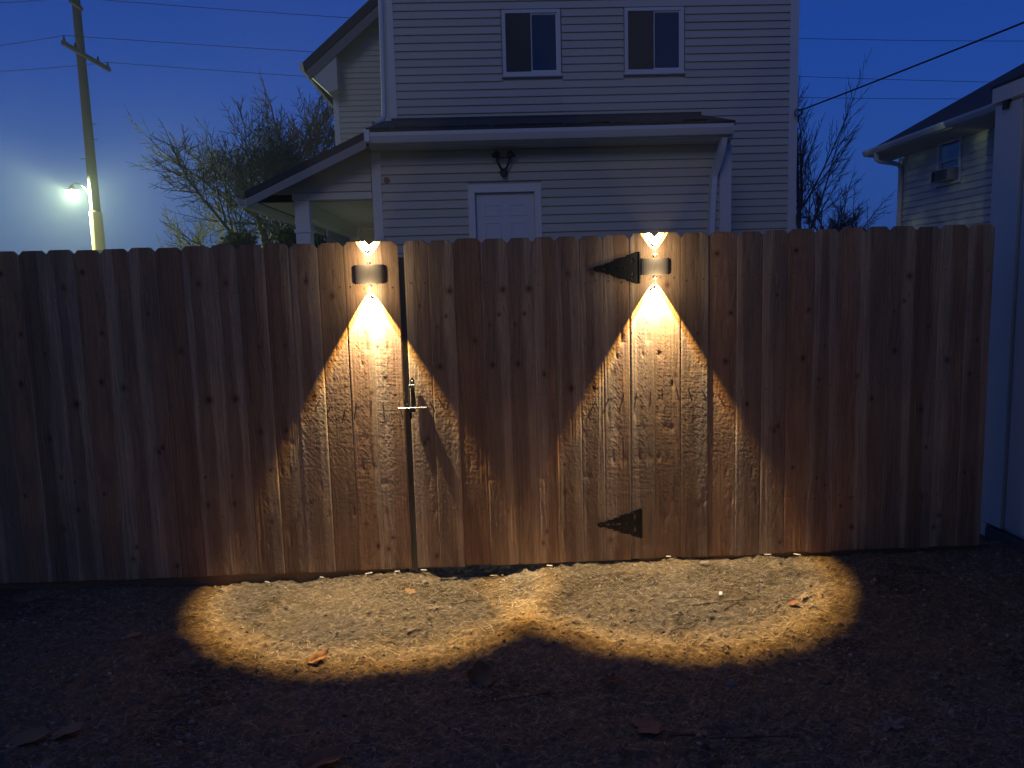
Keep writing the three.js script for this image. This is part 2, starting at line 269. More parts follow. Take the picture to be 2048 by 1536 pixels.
function slider(parent, x0, x1, y0, y1, z) { // sliding window with two lights
  const w = new THREE.Group(); w.name = 'window'; parent.add(w);
  const o = .04; mesh('frame', extr([[x0, y0], [x1, y0], [x1, y1], [x0, y1]], .05, [[[x0 + o, y0 + o], [x0 + o, y1 - o], [x1 - o, y1 - o], [x1 - o, y0 + o]]], .004), M.trim, w, [0, 0, z - .012]);
  const xm = (x0 + x1) / 2 - .005, s = .022;
  for (const [a, b, d] of [[x0 + o, xm + .012, -.012], [xm - .012, x1 - o, .006]]) {
    const ss = mesh('sash', extr([[a, y0 + o], [b, y0 + o], [b, y1 - o], [a, y1 - o]], .016, [[[a + s, y0 + o + s], [a + s, y1 - o - s], [b - s, y1 - o - s], [b - s, y0 + o + s]]]), M.white, w, [0, 0, z + d]);
    mesh('pane', box(a + s, b - s, y0 + o + s, y1 - o - s, .005, .009), M.glass, ss);
  }
  mesh('screen', box(x0 + o, xm - .004, y0 + o, y1 - o, .026, .029), M.screen, w, [0, 0, z]);
  mesh('sill', rbox(x0 - .02, x1 + .02, y0 - .03, y0 - .002, z - .01, z + .062, .004), M.trim, w);
  mesh('room', roomGeo(2.2, 2.4, 3.0), M.room, w, [(x0 + x1) / 2, (y0 + y1) / 2 - .35, z - .142]);
  return w;
}
// ---------- the main house ----------
{
  const H = thing('house', 'pale two-storey clapboard house with lean-to addition behind the fence gate', 'house', [0, 0, 0]);
  const E = .108, ZU = -7.10, ZA = -5.65, ZW = -12;
  const w1 = [.32, 1.14, 4.64, 5.52], w2 = [2.06, 2.90, 4.64, 5.52], grow = h => [h[0] - .022, h[1] + .022, h[2] - .032, h[3] + .006];
  // upper block
  slab(H, [[-1.33, 0], [4.56, 0], [4.56, 6.9], [-1.33, 6.9]], [w1, w2].map(h => [h[0] + .03, h[1] - .03, h[2] + .03, h[3] - .03]), ZU - .14, .135, M.wall);
  siding(H, y => y < 3.98 ? [3.17, 4.44] : [-1.21, 4.44], .9, 6.85, E, [grow(w1), grow(w2)], ZU, M.sid, 5);
  mesh('corner_board', rbox(4.44, 4.565, .2, 6.88, ZU - .02, ZU + .026, .004), M.trim, H);
  mesh('corner_board', rbox(-1.345, -1.21, 3.62, 6.88, ZU - .02, ZU + .026, .004), M.trim, H);
  slab(H, [[0, 0], [4.7, 0], [4.7, 6.9], [0, 6.9]], [], 0, .12, M.wall).position.set(4.56, 0, ZU - .001); H.children[H.children.length - 1].rotation.y = Math.PI / 2; H.children[H.children.length - 1].position.x = 4.44;
  mesh('wall', box(-1.33, -1.21, 0, 6.9, ZU - 4.7, ZU - .141), M.wall, H);
  mesh('wall', box(-1.33, 4.56, 0, 6.9, ZU - 4.83, ZU - 4.702), M.wall, H);
  const upg = extr([[-1.65, 6.91], [4.9, 6.91], [4.9, 7.0], [1.6, 9.4], [-1.65, 7.0]], 5.2); upg.translate(0, 0, ZU - 4.95); mesh('roof', upg, M.roof, H);
  slider(H, ...w1, ZU); slider(H, ...w2, ZU);
  // upper downspout on the left corner with its kick-out
  mesh('downspout', new THREE.TubeGeometry(new THREE.CatmullRomCurve3([new THREE.Vector3(-1.35, 6.6, ZU + .09), new THREE.Vector3(-1.37, 5, ZU + .09), new THREE.Vector3(-1.385, 4.2, ZU + .09), new THREE.Vector3(-1.39, 4.10, ZU + .10), new THREE.Vector3(-1.43, 4.0, ZU + .2), new THREE.Vector3(-1.52, 3.96, ZU + .3)]), 30, .036, 8), M.gutter, H);
  // back wing with its gable end
  const wing = y => { const xr = -.9; if (y > 6.15) return [Math.max(-3.02, -3.42 + (y - 6.15) / .83), xr]; return [-2.93, xr]; };
  slab(H, [[-3.02, 0], [-.5, 0], [-.5, 8.55], [-3.02, 6.42]], [], ZW - .14, .135, M.wall);
  siding(H, wing, 2.2, 7.9, E, [], ZW, M.sid, 6);
  mesh('corner_board', rbox(-3.03, -2.92, 1, 5.85, ZW - .02, ZW + .026, .004), M.trim, H);
  mesh('wall', box(-3.02, -2.9, 0, 6.2, ZW - 2.8, ZW - .141), M.wall, H);
  const rake = extr([[-3.52, 6.19], [-3.49, 6.02], [-.2, 8.75], [-.2, 8.98]], 3.4); rake.translate(0, 0, ZW - 3.0); mesh('roof', rake, M.roof, H);
  const bargeboard = extr([[-3.46, 6.03], [-3.40, 5.86], [-.2, 8.52], [-.2, 8.70]], .03); bargeboard.translate(0, 0, ZW + .36); mesh('rake_board', bargeboard, mat(.17, .17, .18, .7), H);
  mesh('soffit_return', extr([[-3.45, 6.0], [-3.05, 5.62], [-2.86, 5.68], [-2.86, 6.3]], .36), M.soffit, H, [0, 0, ZW + .005]);
  mesh('gutter', box(-3.60, -3.50, 6.09, 6.20, ZW - 2.9, ZW + .38), M.gutter, H);
  // lean-to addition
  const door = [-.13, .63, .9, 2.84], dt = [-.21, .71, .9, 2.935];
  slab(H, [[-1.40, 0], [3.13, 0], [3.13, 3.50], [-1.40, 3.50]], [[door[0], door[1], .9, door[3]]], ZA - .14, .135, M.wall);
  siding(H, () => [-1.29, 2.99], .5, 3.366, E, [dt], ZA, M.sid, 7);
  mesh('corner_board', rbox(-1.41, -1.29, .2, 3.36, ZA - .02, ZA + .026, .004), M.trim, H);
  mesh('corner_board', rbox(2.99, 3.14, .2, 3.362, ZA - .02, ZA + .026, .004), M.trim, H);
  mesh('wall', box(3.01, 3.13, 0, 3.55, ZU + .03, ZA - .141), M.wall, H); mesh('wall', box(-1.40, -1.28, 0, 3.55, ZU + .03, ZA - .141), M.wall, H);
  // door with its casing
  const Dg = new THREE.Group(); Dg.name = 'door'; H.add(Dg);
  mesh('door_leaf', rbox(door[0] + .003, door[1] - .003, .9, door[3] - .003, ZA - .07, ZA - .03, .003), M.door, Dg);
  const dw = (door[1] - door[0]); for (const c of [0, 1]) for (const [a, b] of [[2.55, 2.70], [2.02, 2.48], [1.2, 1.9]]) { const xa = door[0] + .11 + c * (dw - .11) / 2, xb = xa + (dw - .33) / 2;
    mesh('door_panel', extr([[xa, a], [xb, a], [xb, b], [xa, b]], .004, [[[xa + .022, a + .022], [xa + .022, b - .022], [xb - .022, b - .022], [xb - .022, a + .022]]], .003), M.door, Dg, [0, 0, ZA - .031]); }
  mesh('casing', extr([[dt[0], .9], [door[0], .9], [door[0], door[3]], [door[1], door[3]], [door[1], .9], [dt[1], .9], [dt[1], dt[3]], [dt[0], dt[3]]], .032, [], .003), M.white, Dg, [0, 0, ZA - .004]);
  // shallow dark roof of the addition, overhanging eave and sagging gutter
  const rf = extr([[-7.085, 4.055], [-5.33, 3.59], [-5.33, 3.53], [-7.085, 3.99]], 4.50); rf.rotateY(-Math.PI / 2); rf.translate(3.09, 0, 0);
  mesh('roof', rf, M.roof, H);
  for (let i = 0; i < 15; i++) mesh('shingle_tab', rbox(-1.38 + i * .297, -1.38 + i * .297 + .285, 3.592, 3.606, -5.42, -5.315, .003), M.roof, H).rotation.set(.0, 0, (hash(i, 3, 9) - .5) * .02);
  mesh('flashing', rbox(-1.3, 3.16, 4.03, 4.085, ZU + .02, ZU + .03, .002), M.roof, H);
  const gp = [[0, 0], [.085, 0], [.10, .03], [.118, .075], [.118, .118], [.108, .118], [.108, .08], [.09, .035], [.08, .009], [.009, .009], [.009, .11], [0, .11]];
  const gut = extr(gp, 4.40); gut.rotateY(-Math.PI / 2); gut.translate(3.05, 3.405, 0); // profile x -> +z
  { const p = gut.attributes.position; void p; }
  const G1 = mesh('gutter', gut, M.gutter, H, [0, 0, -5.33]); G1.rotation.z = .0035;
  mesh('fascia', rbox(-1.38, 3.06, 3.385, 3.55, -5.352, -5.332, .003), M.trim, H);
  mesh('soffit', box(-1.38, 3.06, 3.368, 3.384, ZA + .03, -5.353), M.soffit, H);
  mesh('gutter_end', rbox(-1.415, -1.352, 3.41, 3.55, -5.33, -5.20, .004), M.white, H);
  // right downspout with offset
  const dsp = new THREE.CatmullRomCurve3([new THREE.Vector3(2.955, 3.41, -5.36), new THREE.Vector3(2.945, 3.28, -5.40), new THREE.Vector3(2.925, 3.12, -5.50), new THREE.Vector3(2.895, 2.96, -5.575), new THREE.Vector3(2.865, 2.4, -5.575), new THREE.Vector3(2.85, 1.2, -5.575)], false, 'catmullrom', .2);
  const prof = new THREE.Shape([[-.034, -.056], [.034, -.056], [.034, .056], [-.034, .056]].map(v => new THREE.Vector2(...v)));
  mesh('downspout', new THREE.ExtrudeGeometry(prof, { steps: 40, extrudePath: dsp, bevelEnabled: false }), M.white, H);
  // porch at the left end
  const tri = y => { const xl = -2.72 + (y - 2.9) / .45; return [Math.max(xl, -2.9), -1.42]; };
  slab(H, [[-2.74, 2.885], [-1.41, 2.885], [-1.41, 3.46]], [], ZA - .10, .095, M.wall);
  siding(H, tri, 2.90, 3.42, E, [], ZA, M.sid, 8);
  mesh('beam', rbox(-2.42, -1.42, 2.80, 2.884, ZA - .12, ZA + .012, .004), M.porch, H);
  const pr = extr([[-2.90, 2.88], [-2.90, 2.80], [-1.40, 3.47], [-1.40, 3.555]], 4.6); pr.translate(0, 0, -9.9); mesh('roof', pr, M.roof, H);
  const rk = extr([[-2.89, 2.792], [-2.865, 2.705], [-1.41, 3.355], [-1.41, 3.462]], .028); rk.translate(0, 0, -5.335); mesh('rake_board', rk, mat(.30, .30, .31, .7), H);
  mesh('porch_ceiling', box(-2.84, -1.405, 2.79, 2.799, -9.9, ZA - .125), M.porch, H);
  mesh('porch_beam', rbox(-2.42, -2.26, 2.60, 2.789, -9.8, ZA - .13, .004), M.porch, H);
  for (const z of [ZA - .09, -9.55]) { const c = mesh('porch_post', rbox(-2.40, -2.215, .1, 2.798, z - .09, z + .09, .006), M.white, H); mesh('post_trim', rbox(-2.415, -2.2, 2.40, 2.44, z - .105, z + .105, .004), M.white, c); }
  const pg = extr(gp.map(([a, b]) => [-a, b]), 4.5); pg.translate(-2.90, 2.70, -9.85); mesh('gutter', pg, M.gutter, H);
  mesh('porch_wall', box(-2.9, -1.41, 0, 2.79, -10.05, -9.95), M.wall, H);
  mesh('porch_wall', box(-1.41, -1.34, 0, 2.79, -9.94, ZU + .02), M.porch, H);
  mesh('porch_floor', box(-2.6, -1.42, .0, .55, -9.9, ZA), M.pole, H);
  mesh('vent_cap', new THREE.CylinderGeometry(.035, .035, .03, 16).rotateX(Math.PI / 2), mat(.25, .12, .07, .7), H, [-1.225, 3.02, ZA + .028]);
  // service mast bracket
  mesh('wire_bracket', new THREE.TorusGeometry(.05, .009, 6, 14), M.black, H, [4.55, 4.03, ZU + .08]);
  // double floodlight above the door
  const F = thing('floodlight', 'unlit black two-headed floodlight above the white door', 'light fixture', [.245, 3.06, ZA + .02]);
  mesh('base_plate', new THREE.CylinderGeometry(.045, .05, .025, 18).rotateX(Math.PI / 2), M.black, F, [0, .02, .02]);
  mesh('sensor', rbox(-.028, .028, -.045, .035, .03, .085, .008), M.black, F);
  for (const s of [-1, 1]) {
    mesh('arm', new THREE.TubeGeometry(new THREE.CatmullRomCurve3([new THREE.Vector3(s * .015, .035, .05), new THREE.Vector3(s * .055, .10, .07), new THREE.Vector3(s * .078, .165, .075), new THREE.Vector3(s * .088, .20, .08)]), 10, .014, 8), M.black, F);
    const hd = new THREE.CylinderGeometry(.018, .05, .085, 16); hd.rotateX(Math.PI / 2 + .3); hd.rotateY(s * .7); mesh('lamp_head', hd, M.black, F, [s * .108, .215, .10]);
  }
  mesh('cross_bar', rbox(-.085, .085, .175, .195, .06, .08, .004), M.black, F);
}

// ---------- neighbour's house on the right ----------
{
  const N = thing('house', 'neighbouring clapboard house with window air conditioner at right', 'house', [0, 0, 0]);
  const X = 9, E = .13, z0 = -12.35, z1 = -2.2, W = { z0: -10.98, z1: -10.22, y0: 3.40, y1: 4.28 };
  // local frame of the wall facing the yard: local x runs towards +z, local z faces -x
  const F = new THREE.Group(); F.name = 'side_wall'; F.rotation.y = -Math.PI / 2; F.position.set(X, 0, 0); N.add(F); // local (a,b,c) -> world (X - c, b, a)
  const w = [W.z0, W.z1, W.y0, W.y1];
  slab(F, [[z0, 0], [z1, 0], [z1, 4.2], [z0, 4.2]], [[w[0] + .04, w[1] - .04, w[2] + .04, w[3] - .02]], -.14, .135, M.wall);
  siding(F, () => [z0 + .07, z1], .9, 4.19, E, [[w[0] - .01, w[1] + .01, w[2] - .02, w[3] + .02]], 0, M.nsid, 11);
  mesh('corner_board', rbox(z0 - .02, z0 + .07, .2, 4.18, -.05, .022, .004), M.white, F);
  mesh('wall', box(X, X + 8, 0, 4.2, z0 - .13, z0 - .01), M.wall, N); mesh('wall', box(X, X + 8, 0, 4.2, z1 + .01, z1 + .12), M.wall, N); mesh('wall', box(X + 8.01, X + 8.13, 0, 4.2, z0, z1), M.wall, N);
  // double-hung window
  const wg = new THREE.Group(); wg.name = 'window'; N.add(wg); wg.rotation.copy(F.rotation); wg.position.copy(F.position);
  const o = .06; mesh('frame', extr([[w[0], w[2]], [w[1], w[2]], [w[1], w[3]], [w[0], w[3]]], .05, [[[w[0] + o, w[2] + o], [w[0] + o, w[3] - o], [w[1] - o, w[3] - o], [w[1] - o, w[2] + o]]], .004), M.white, wg, [0, 0, -.01]);
  const mid = 3.86; for (const [a, b, d] of [[mid - .02, w[3] - o, .008], [3.70, mid + .02, -.014]]) { const s = mesh('sash', extr([[w[0] + o, a], [w[1] - o, a], [w[1] - o, b], [w[0] + o, b]], .018, [[[w[0] + o + .03, a + .035], [w[0] + o + .03, b - .03], [w[1] - o - .03, b - .03], [w[1] - o - .03, a + .035]]]), M.white, wg, [0, 0, d]); mesh('pane', box(w[0] + o + .03, w[1] - o - .03, a + .035, b - .03, .006, .010), M.glass, s); }
  mesh('room', roomGeo(2.4, 2.4, 3.0), M.room, wg, [-10.6, 3.1, -.142]);
  // air conditioner in the lower half
  const A = thing('air_conditioner', 'grey window air conditioner in the neighbouring house', 'air conditioner', [X - .02, 3.46, -10.6]);
  mesh('case', rbox(-.19, .12, 0, .23, -.27, .27, .012), mat(.30, .31, .32, .5), A); 
  for (let i = 0; i < 8; i++) mesh('louvre', box(-.198, -.1905, .025 + i * .024, .037 + i * .024, -.13, .25), M.dark, A);
  mesh('coil', box(-.1945, -.1905, .02, .21, -.25, -.15), M.dark, A);
  // hip roof, soffit, gutter, downspout
  const ov = .5, y = 4.44, x0 = X - ov, x1 = X + 8 + ov, za = z0 - .5, zb = z1 + .5, ry = 7.3, rx = X + 4, rz = 5.0;
  const V = [[x0, y, za], [x0, y, zb], [x1, y, zb], [x1, y, za], [rx, ry, za + rz], [rx, ry, zb - rz]], T = [[0, 1, 5], [0, 5, 4], [3, 0, 4], [2, 3, 4], [2, 4, 5], [1, 2, 5], [0, 3, 2], [0, 2, 1]];
  const rg = new THREE.BufferGeometry(); rg.setAttribute('position', new THREE.Float32BufferAttribute(T.flatMap(t => t.flatMap(k => V[k])), 3)); rg.computeVertexNormals(); mesh('roof', rg, M.roof, N);
  // sloping boxed eave
  const es = new THREE.BufferGeometry(); const q4 = (a, b, c, d) => [a, b, c, a, c, d].flat();
  es.setAttribute('position', new THREE.Float32BufferAttribute([...q4([x0 + .02, y - .13, za + .02], [x0 + .02, y - .13, zb], [X + .01, y - .23, zb], [X + .01, y - .23, za + .02]), ...q4([X, y - .22, z0 - .01], [X + 8, y - .22, z0 - .01], [X + 8, y - .13, za + .02], [X, y - .13, za + .02])], 3)); es.computeVertexNormals(); mesh('soffit', es, M.soffit, N);
  mesh('fascia', box(x0, x0 + .02, y - .14, y - .004, za, zb), M.trim, N); mesh('fascia', box(x0 + .021, x1, y - .14, y - .004, za, za + .02), M.trim, N);
  const gp = [[0, 0], [.085, 0], [.10, .03], [.118, .075], [.118, .118], [.108, .118], [.108, .08], [.09, .035], [.08, .009], [.009, .009], [.009, .11], [0, .11]];
  const g = extr(gp.map(([a, b]) => [-a, b]), zb - za); g.translate(x0 - .002, y - .125, za); mesh('gutter', g, M.gutter, N);
  mesh('downspout', new THREE.TubeGeometry(new THREE.CatmullRomCurve3([[x0 - .05, y - .1, z0 - .02], [x0 - .04, y - .28, z0 - .02], [x0 + .12, y - .32, z0 + .0], [X - .2, y - .36, z0 + .05], [X - .065, y - .46, z0 + .08], [X - .065, 3, z0 + .08], [X - .065, .5, z0 + .08]].map(v => new THREE.Vector3(...v)), false, 'catmullrom', .25), 50, .05, 8), M.gutter, N);
}

// ---------- white shed at the right edge ----------
{
  const S = thing('shed', 'white shed wall with corner board at the right end of the fence', 'shed', [0, 0, 0]);
  const X = 3.05, zc = -.37, sw = [mat(.66, .66, .64, .7), mat(.58, .58, .56, .75)];
  mesh('wall', box(X + .02, 6.4, .06, 2.62, zc + .01, 7.5), sw[1], S);
  mesh('corner_board', rbox(X - .022, X + .05, .10, 2.60, zc - .02, zc + .21, .004), sw[0], S);
  for (let i = 0; i < 26; i++) { const a = zc + .222 + i * .3; mesh('wall_panel', rbox(X - .004 - .004 * (i % 2), X + .019, .11, 2.60, a, a + .294, .003), sw[1], S); }
  mesh('skirt_board', rbox(X - .04, X + .03, -.12, .085, zc + .10, 7.4, .004), mat(.10, .095, .09, .85), S);
  mesh('corner_foot', rbox(X - .028, X + .04, -.1, .098, zc - .03, zc + .09, .004), sw[0], S);
  mesh('fascia', rbox(X - .045, X - .024, 2.61, 2.70, zc - .022, 7.7, .004), sw[0], S);
  mesh('soffit', box(X - .022, X + .1, 2.605, 2.62, zc - .022, 7.7), sw[0], S);
  const rf = extr([[X - .05, 2.702], [X - .05, 2.715], [4.75, 3.2], [6.7, 2.715], [6.7, 2.702]], 7.8); rf.translate(0, 0, zc - .03); mesh('roof', rf, M.roof, S);
  const k = mesh('hook', new THREE.TorusGeometry(.028, .011, 8, 16), M.black, S, [X - .03, 2.63, zc + .09]); k.rotation.y = Math.PI / 2;
  mesh('hook_plate', rbox(-.022, .022, -.06, .0, -.012, .0, .003), M.black, k, [0, -.01, 0]);
}
// ---------- unseen house added behind the photographer to shade the yard ----------
{
  const B = thing('house', 'clapboard house added behind the photographer to shade the yard, outside the picture', 'house', [0, 0, 0]);
  const bx0 = -9, bx1 = 9, zf = 6.4, w = [mat(.30, .30, .31, .8)], hs = [[-4, -3, 1.2, 2.5], [1.2, 2.2, 1.2, 2.5], [4.6, 5.6, 1.2, 2.5]];
  const f = new THREE.Group(); f.name = 'front_wall'; B.add(f); f.rotation.y = Math.PI; f.position.set(0, 0, zf);
  slab(f, [[bx0, 0], [bx1, 0], [bx1, 5.4], [bx0, 5.4]], hs.map(h => [-h[1], -h[0], h[2], h[3]]), -.14, .135, w[0]);
  siding(f, () => [bx0, bx1], .4, 5.35, .2, hs.map(h => [-h[1], -h[0], h[2], h[3]]), 0, w, 31);
  for (const h of hs) mesh('pane', box(-h[1], -h[0], h[2], h[3], -.08, -.07), M.glass, f);
  mesh('wall', box(bx0, bx0 + .12, 0, 5.4, zf + .142, zf + 8), w[0], B); mesh('wall', box(bx1 - .12, bx1, 0, 5.4, zf + .142, zf + 8), w[0], B); mesh('wall', box(bx0, bx1, 0, 5.4, zf + 8.01, zf + 8.12), w[0], B);
  mesh('floor', box(bx0 + .13, bx1 - .13, 0, .3, zf + .145, zf + 7.9), M.dark, B);
  const rf = extr([[-.45, 5.41], [8.55, 5.41], [8.55, 5.5], [4.05, 7.4], [-.45, 5.5]], bx1 - bx0 + .8); rf.rotateY(-Math.PI / 2); rf.translate(bx1 + .4, 0, zf); mesh('roof', rf, M.roof, B);
}

// ---------- utility pole, street lamp, wires ----------
const PX = -12.97, PZ = -22;
{
  const P = thing('utility_pole', 'tall wooden utility pole with crossarm above the left fence', 'utility pole', [PX, 0, PZ]);
  mesh('pole', new THREE.CylinderGeometry(.12, .19, 13.2, 14), M.pole, P, [0, 6.4, 0]);
  const arm = mesh('crossarm', rbox(-1.45, 1.45, -.065, .065, -.05, .05, .008), M.pole, P, [.20, 9.52, 0]); arm.rotation.y = Math.PI / 2; 
  for (const s of [-1.35, -.7, .7, 1.35]) mesh('insulator', new THREE.CylinderGeometry(.025, .045, .16, 10), M.dark, arm, [s, .14, 0]);
  const a2 = mesh('crossarm', rbox(-.35, .35, -.05, .05, -.045, .045, .008), M.pole, P, [.17, 11.0, .35]); a2.rotation.y = Math.PI / 2;
  mesh('insulator', new THREE.CylinderGeometry(.025, .045, .16, 10), M.dark, a2, [-.3, .12, 0]);
  mesh('yellow_sleeve', new THREE.CylinderGeometry(.192, .20, 1.25, 16, 1, false), mat(.62, .50, .20, .55), P, [0, 3.95, .0]);  // yellow sleeve around the lower pole, paler than the wood
  for (const [y, s] of [[6.9, 1], [6.3, -1], [7.4, 1]]) mesh('step_bolt', new THREE.CylinderGeometry(.012, .012, .2, 6).rotateZ(Math.PI / 2), M.dark, P, [s * .22, y, .05]);
  const Lp = [-13.59, 5.15, -21.85];
  const S = thing('street_lamp', 'glaring greenish street lamp on the utility pole', 'street lamp', [0, 0, 0]);
  mesh('lamp_arm', new THREE.TubeGeometry(new THREE.CatmullRomCurve3([[PX - .12, 5.1, PZ], [PX - .3, 5.42, PZ + .05], [Lp[0] + .1, 5.5, Lp[2]], [Lp[0], 5.42, Lp[2]]].map(v => new THREE.Vector3(...v))), 16, .03, 8), M.steel, S);
  mesh('lamp_hood', new THREE.LatheGeometry([[.03, .30], [.07, .28], [.10, .2], [.19, .15], [.2, .13]].map(v => new THREE.Vector2(...v)), 20), M.steel, S, Lp);
  mesh('lamp_bulb', new THREE.SphereGeometry(.10, 20, 14), new THREE.MeshStandardMaterial({ color: 0x000000, emissive: lin(.86, 1, .62), emissiveIntensity: 90 }), S, Lp);
  const l = new THREE.PointLight(lin(.78, 1, .58), 440, 0, 2); l.name = 'street_lamp_glow'; l.position.set(...Lp); l.castShadow = true; l.shadow.radius = 4; scene.add(l);
}
function wire(label, a, b, sag, r, seed, name = 'power_line') { const p = []; for (let i = 0; i <= 24; i++) { const t = i / 24; p.push(new THREE.Vector3(lerp(a[0], b[0], t), lerp(a[1], b[1], t) - sag * 4 * t * (1 - t), lerp(a[2], b[2], t))); } tag(mesh(name, new THREE.TubeGeometry(new THREE.CatmullRomCurve3(p), 48, r, 5), M.wire, scene), label, 'power line', name === 'power_line' ? 'power lines on the pole' : null); }
wire('topmost power line across the sky', [-12.8, 11.12, -21.35], [22.2, 11.1, -27.5], .34, .010);
wire('middle power line across the sky', [-12.77, 9.76, -20.66], [22.1, 9.8, -28.7], .20, .010);
wire('lowest of the three power lines across the sky', [-12.77, 9.74, -23.34], [20.8, 9.1, -28.5], .32, .010);
wire('left stretch of the topmost power line, running out of frame', [-12.8, 11.12, -21.35], [-19.0, 11.0, -21.2], .12, .010);
wire('left stretch of the middle power line, running out of frame', [-12.77, 9.76, -20.66], [-19.0, 9.62, -21.6], .12, .010);
wire('left stretch of the lowest power line, running out of frame', [-12.77, 9.74, -23.34], [-19.0, 9.35, -22.8], .10, .010);
wire('thick service cable slanting from the house corner to upper right', [4.55, 4.05, -7.02], [7.5, 4.52, 3.1], .06, .011, 0, 'service_cable');

// ---------- bare trees ----------
function tube(P, N, U, pts, r0, r1, sides) {
  const rings = [];
  for (let i = 0; i < pts.length; i++) {
    const a = pts[Math.max(0, i - 1)], b = pts[Math.min(pts.length - 1, i + 1)], d = b.clone().sub(a).normalize();
    const s = Math.abs(d.y) > .9 ? new THREE.Vector3(1, 0, 0) : new THREE.Vector3(0, 1, 0), e1 = s.cross(d).normalize(), e2 = d.clone().cross(e1), r = lerp(r0, r1, i / (pts.length - 1)), ring = [];
    for (let k = 0; k < sides; k++) { const t = k / sides * Math.PI * 2, n = e1.clone().multiplyScalar(Math.cos(t)).addScaledVector(e2, Math.sin(t)); ring.push([pts[i].clone().addScaledVector(n, r), n]); } rings.push(ring);
  }
  for (let i = 0; i < rings.length - 1; i++) for (let k = 0; k < sides; k++) { const q = [rings[i][k], rings[i][(k + 1) % sides], rings[i + 1][(k + 1) % sides], rings[i + 1][k]]; for (const m of [0, 1, 2, 0, 2, 3]) { P.push(q[m][0].x, q[m][0].y, q[m][0].z); N.push(q[m][1].x, q[m][1].y, q[m][1].z); } }
}
function toGeo(P, N) { const g = new THREE.BufferGeometry(); g.setAttribute('position', new THREE.Float32BufferAttribute(P, 3)); g.setAttribute('normal', new THREE.Float32BufferAttribute(N, 3)); return g; }
function bareTree(name, label, pos, o, group) {
  const r = rng(o.seed), T = thing(name, label, 'tree', pos, group), TP = [], TN = [], CP = [], CN = [];
  const up = new THREE.Vector3(0, 1, 0);
  function grow(p, d, len, rad, lev) {
    const n = lev === 0 ? 7 : lev < 3 ? 5 : 4, pts = [p.clone()], dir = d.clone(); let q = p.clone(); const dirs = [dir.clone()];
    const wob = o.wobble * (lev === 0 ? .35 : 1);
    for (let i = 1; i < n; i++) { dir.x += (r() - .5) * wob; dir.y += (r() - .5) * wob * .6 + o.lift * (lev > 0 ? .12 : .02); dir.z += (r() - .5) * wob; dir.normalize(); q = q.clone().addScaledVector(dir, len / (n - 1)); pts.push(q); dirs.push(dir.clone()); }
    const tip = lev >= o.levels ? rad * .55 : rad * .5;
    tube(lev === 0 ? TP : CP, lev === 0 ? TN : CN, 0, pts, rad, tip, lev === 0 ? 9 : lev < 3 ? 5 : 3);
    if (lev >= o.levels) return;
    const kids = o.kids[Math.min(lev, o.kids.length - 1)], from = lev === 0 ? o.fork : .18;
    for (let k = 0; k < kids; k++) {
      const t = Math.min(.999, from + (1 - from) * (k + r() * .8 + .2) / kids), i = Math.min(n - 2, Math.floor(t * (n - 1))), f = t * (n - 1) - i;
      const bp = pts[i].clone().lerp(pts[i + 1], f), bd = dirs[Math.min(n - 1, i + 1)].clone(), az = r() * Math.PI * 2 + k * 2.4, ang = (o.angle + (r() - .5) * .45) * (lev === 0 ? 1 : 1.05);
      const s = Math.abs(bd.y) > .95 ? new THREE.Vector3(1, 0, 0) : up.clone(), e1 = s.cross(bd).normalize(), e2 = bd.clone().cross(e1);
      const nd = bd.multiplyScalar(Math.cos(ang)).addScaledVector(e1, Math.sin(ang) * Math.cos(az)).addScaledVector(e2, Math.sin(ang) * Math.sin(az)).normalize();
      const lf = lev === 0 ? lerp(1, .62, t) : lerp(.98, .6, t);
      grow(bp, nd, len * o.ratio * lf * (.8 + r() * .4), Math.max(o.twig, lerp(rad, tip, t) * (lev === 0 ? .62 : .68)), lev + 1);
    }
    if (lev > 0 && lev < o.levels) grow(pts[n - 1], dirs[n - 1], len * .55, Math.max(o.twig, tip), lev + 1);
  }
  grow(new THREE.Vector3(0, -.2, 0), new THREE.Vector3(o.lean || 0, 1, 0).normalize(), o.trunk, o.radius, 0);
  mesh('trunk', toGeo(TP, TN), M.bark, T); mesh('crown', toGeo(CP, CN), M.twig, T);
  T.scale.setScalar(o.scale || 1);
  return T;
}
bareTree('bare_tree', 'spreading bare tree left of the porch roof', [-6.7, 0, -20], { scale: 1.32, seed: 11, trunk: 3.0, radius: .17, levels: 5, kids: [9, 6, 5, 4, 3], fork: .5, angle: .74, ratio: .80, wobble: .42, lift: .3, twig: .0085 });
bareTree('bare_tree', 'tallest bare tree, right beside the back wing of the house', [-5.35, 0, -20.6], { scale: 1.22, seed: 23, trunk: 4.6, radius: .16, levels: 5, kids: [10, 5, 5, 4, 3], fork: .42, angle: .66, ratio: .62, wobble: .42, lift: .35, twig: .0085 });
bareTree('bare_tree', 'distant low bare tree just right of the street lamp glare', [-13.4, 0, -31], { seed: 37, trunk: 4.2, radius: .15, levels: 4, kids: [10, 6, 6, 5], fork: .35, angle: .7, ratio: .5, wobble: .4, lift: .5, twig: .012 });
bareTree('bare_tree', 'small bare tree behind the evergreens at left', [-10.6, 0, -27], { seed: 41, trunk: 3.8, radius: .13, levels: 4, kids: [7, 5, 5, 4], fork: .35, angle: .7, ratio: .5, wobble: .4, lift: .45, twig: .012 });
bareTree('bare_tree', 'slender bare tree between the main house and the neighbouring house', [8.75, 0, -17], { seed: 58, trunk: 5.2, radius: .075, levels: 4, kids: [14, 6, 5, 4], fork: .36, angle: .46, ratio: .5, wobble: .2, lift: .35, twig: .0075 });
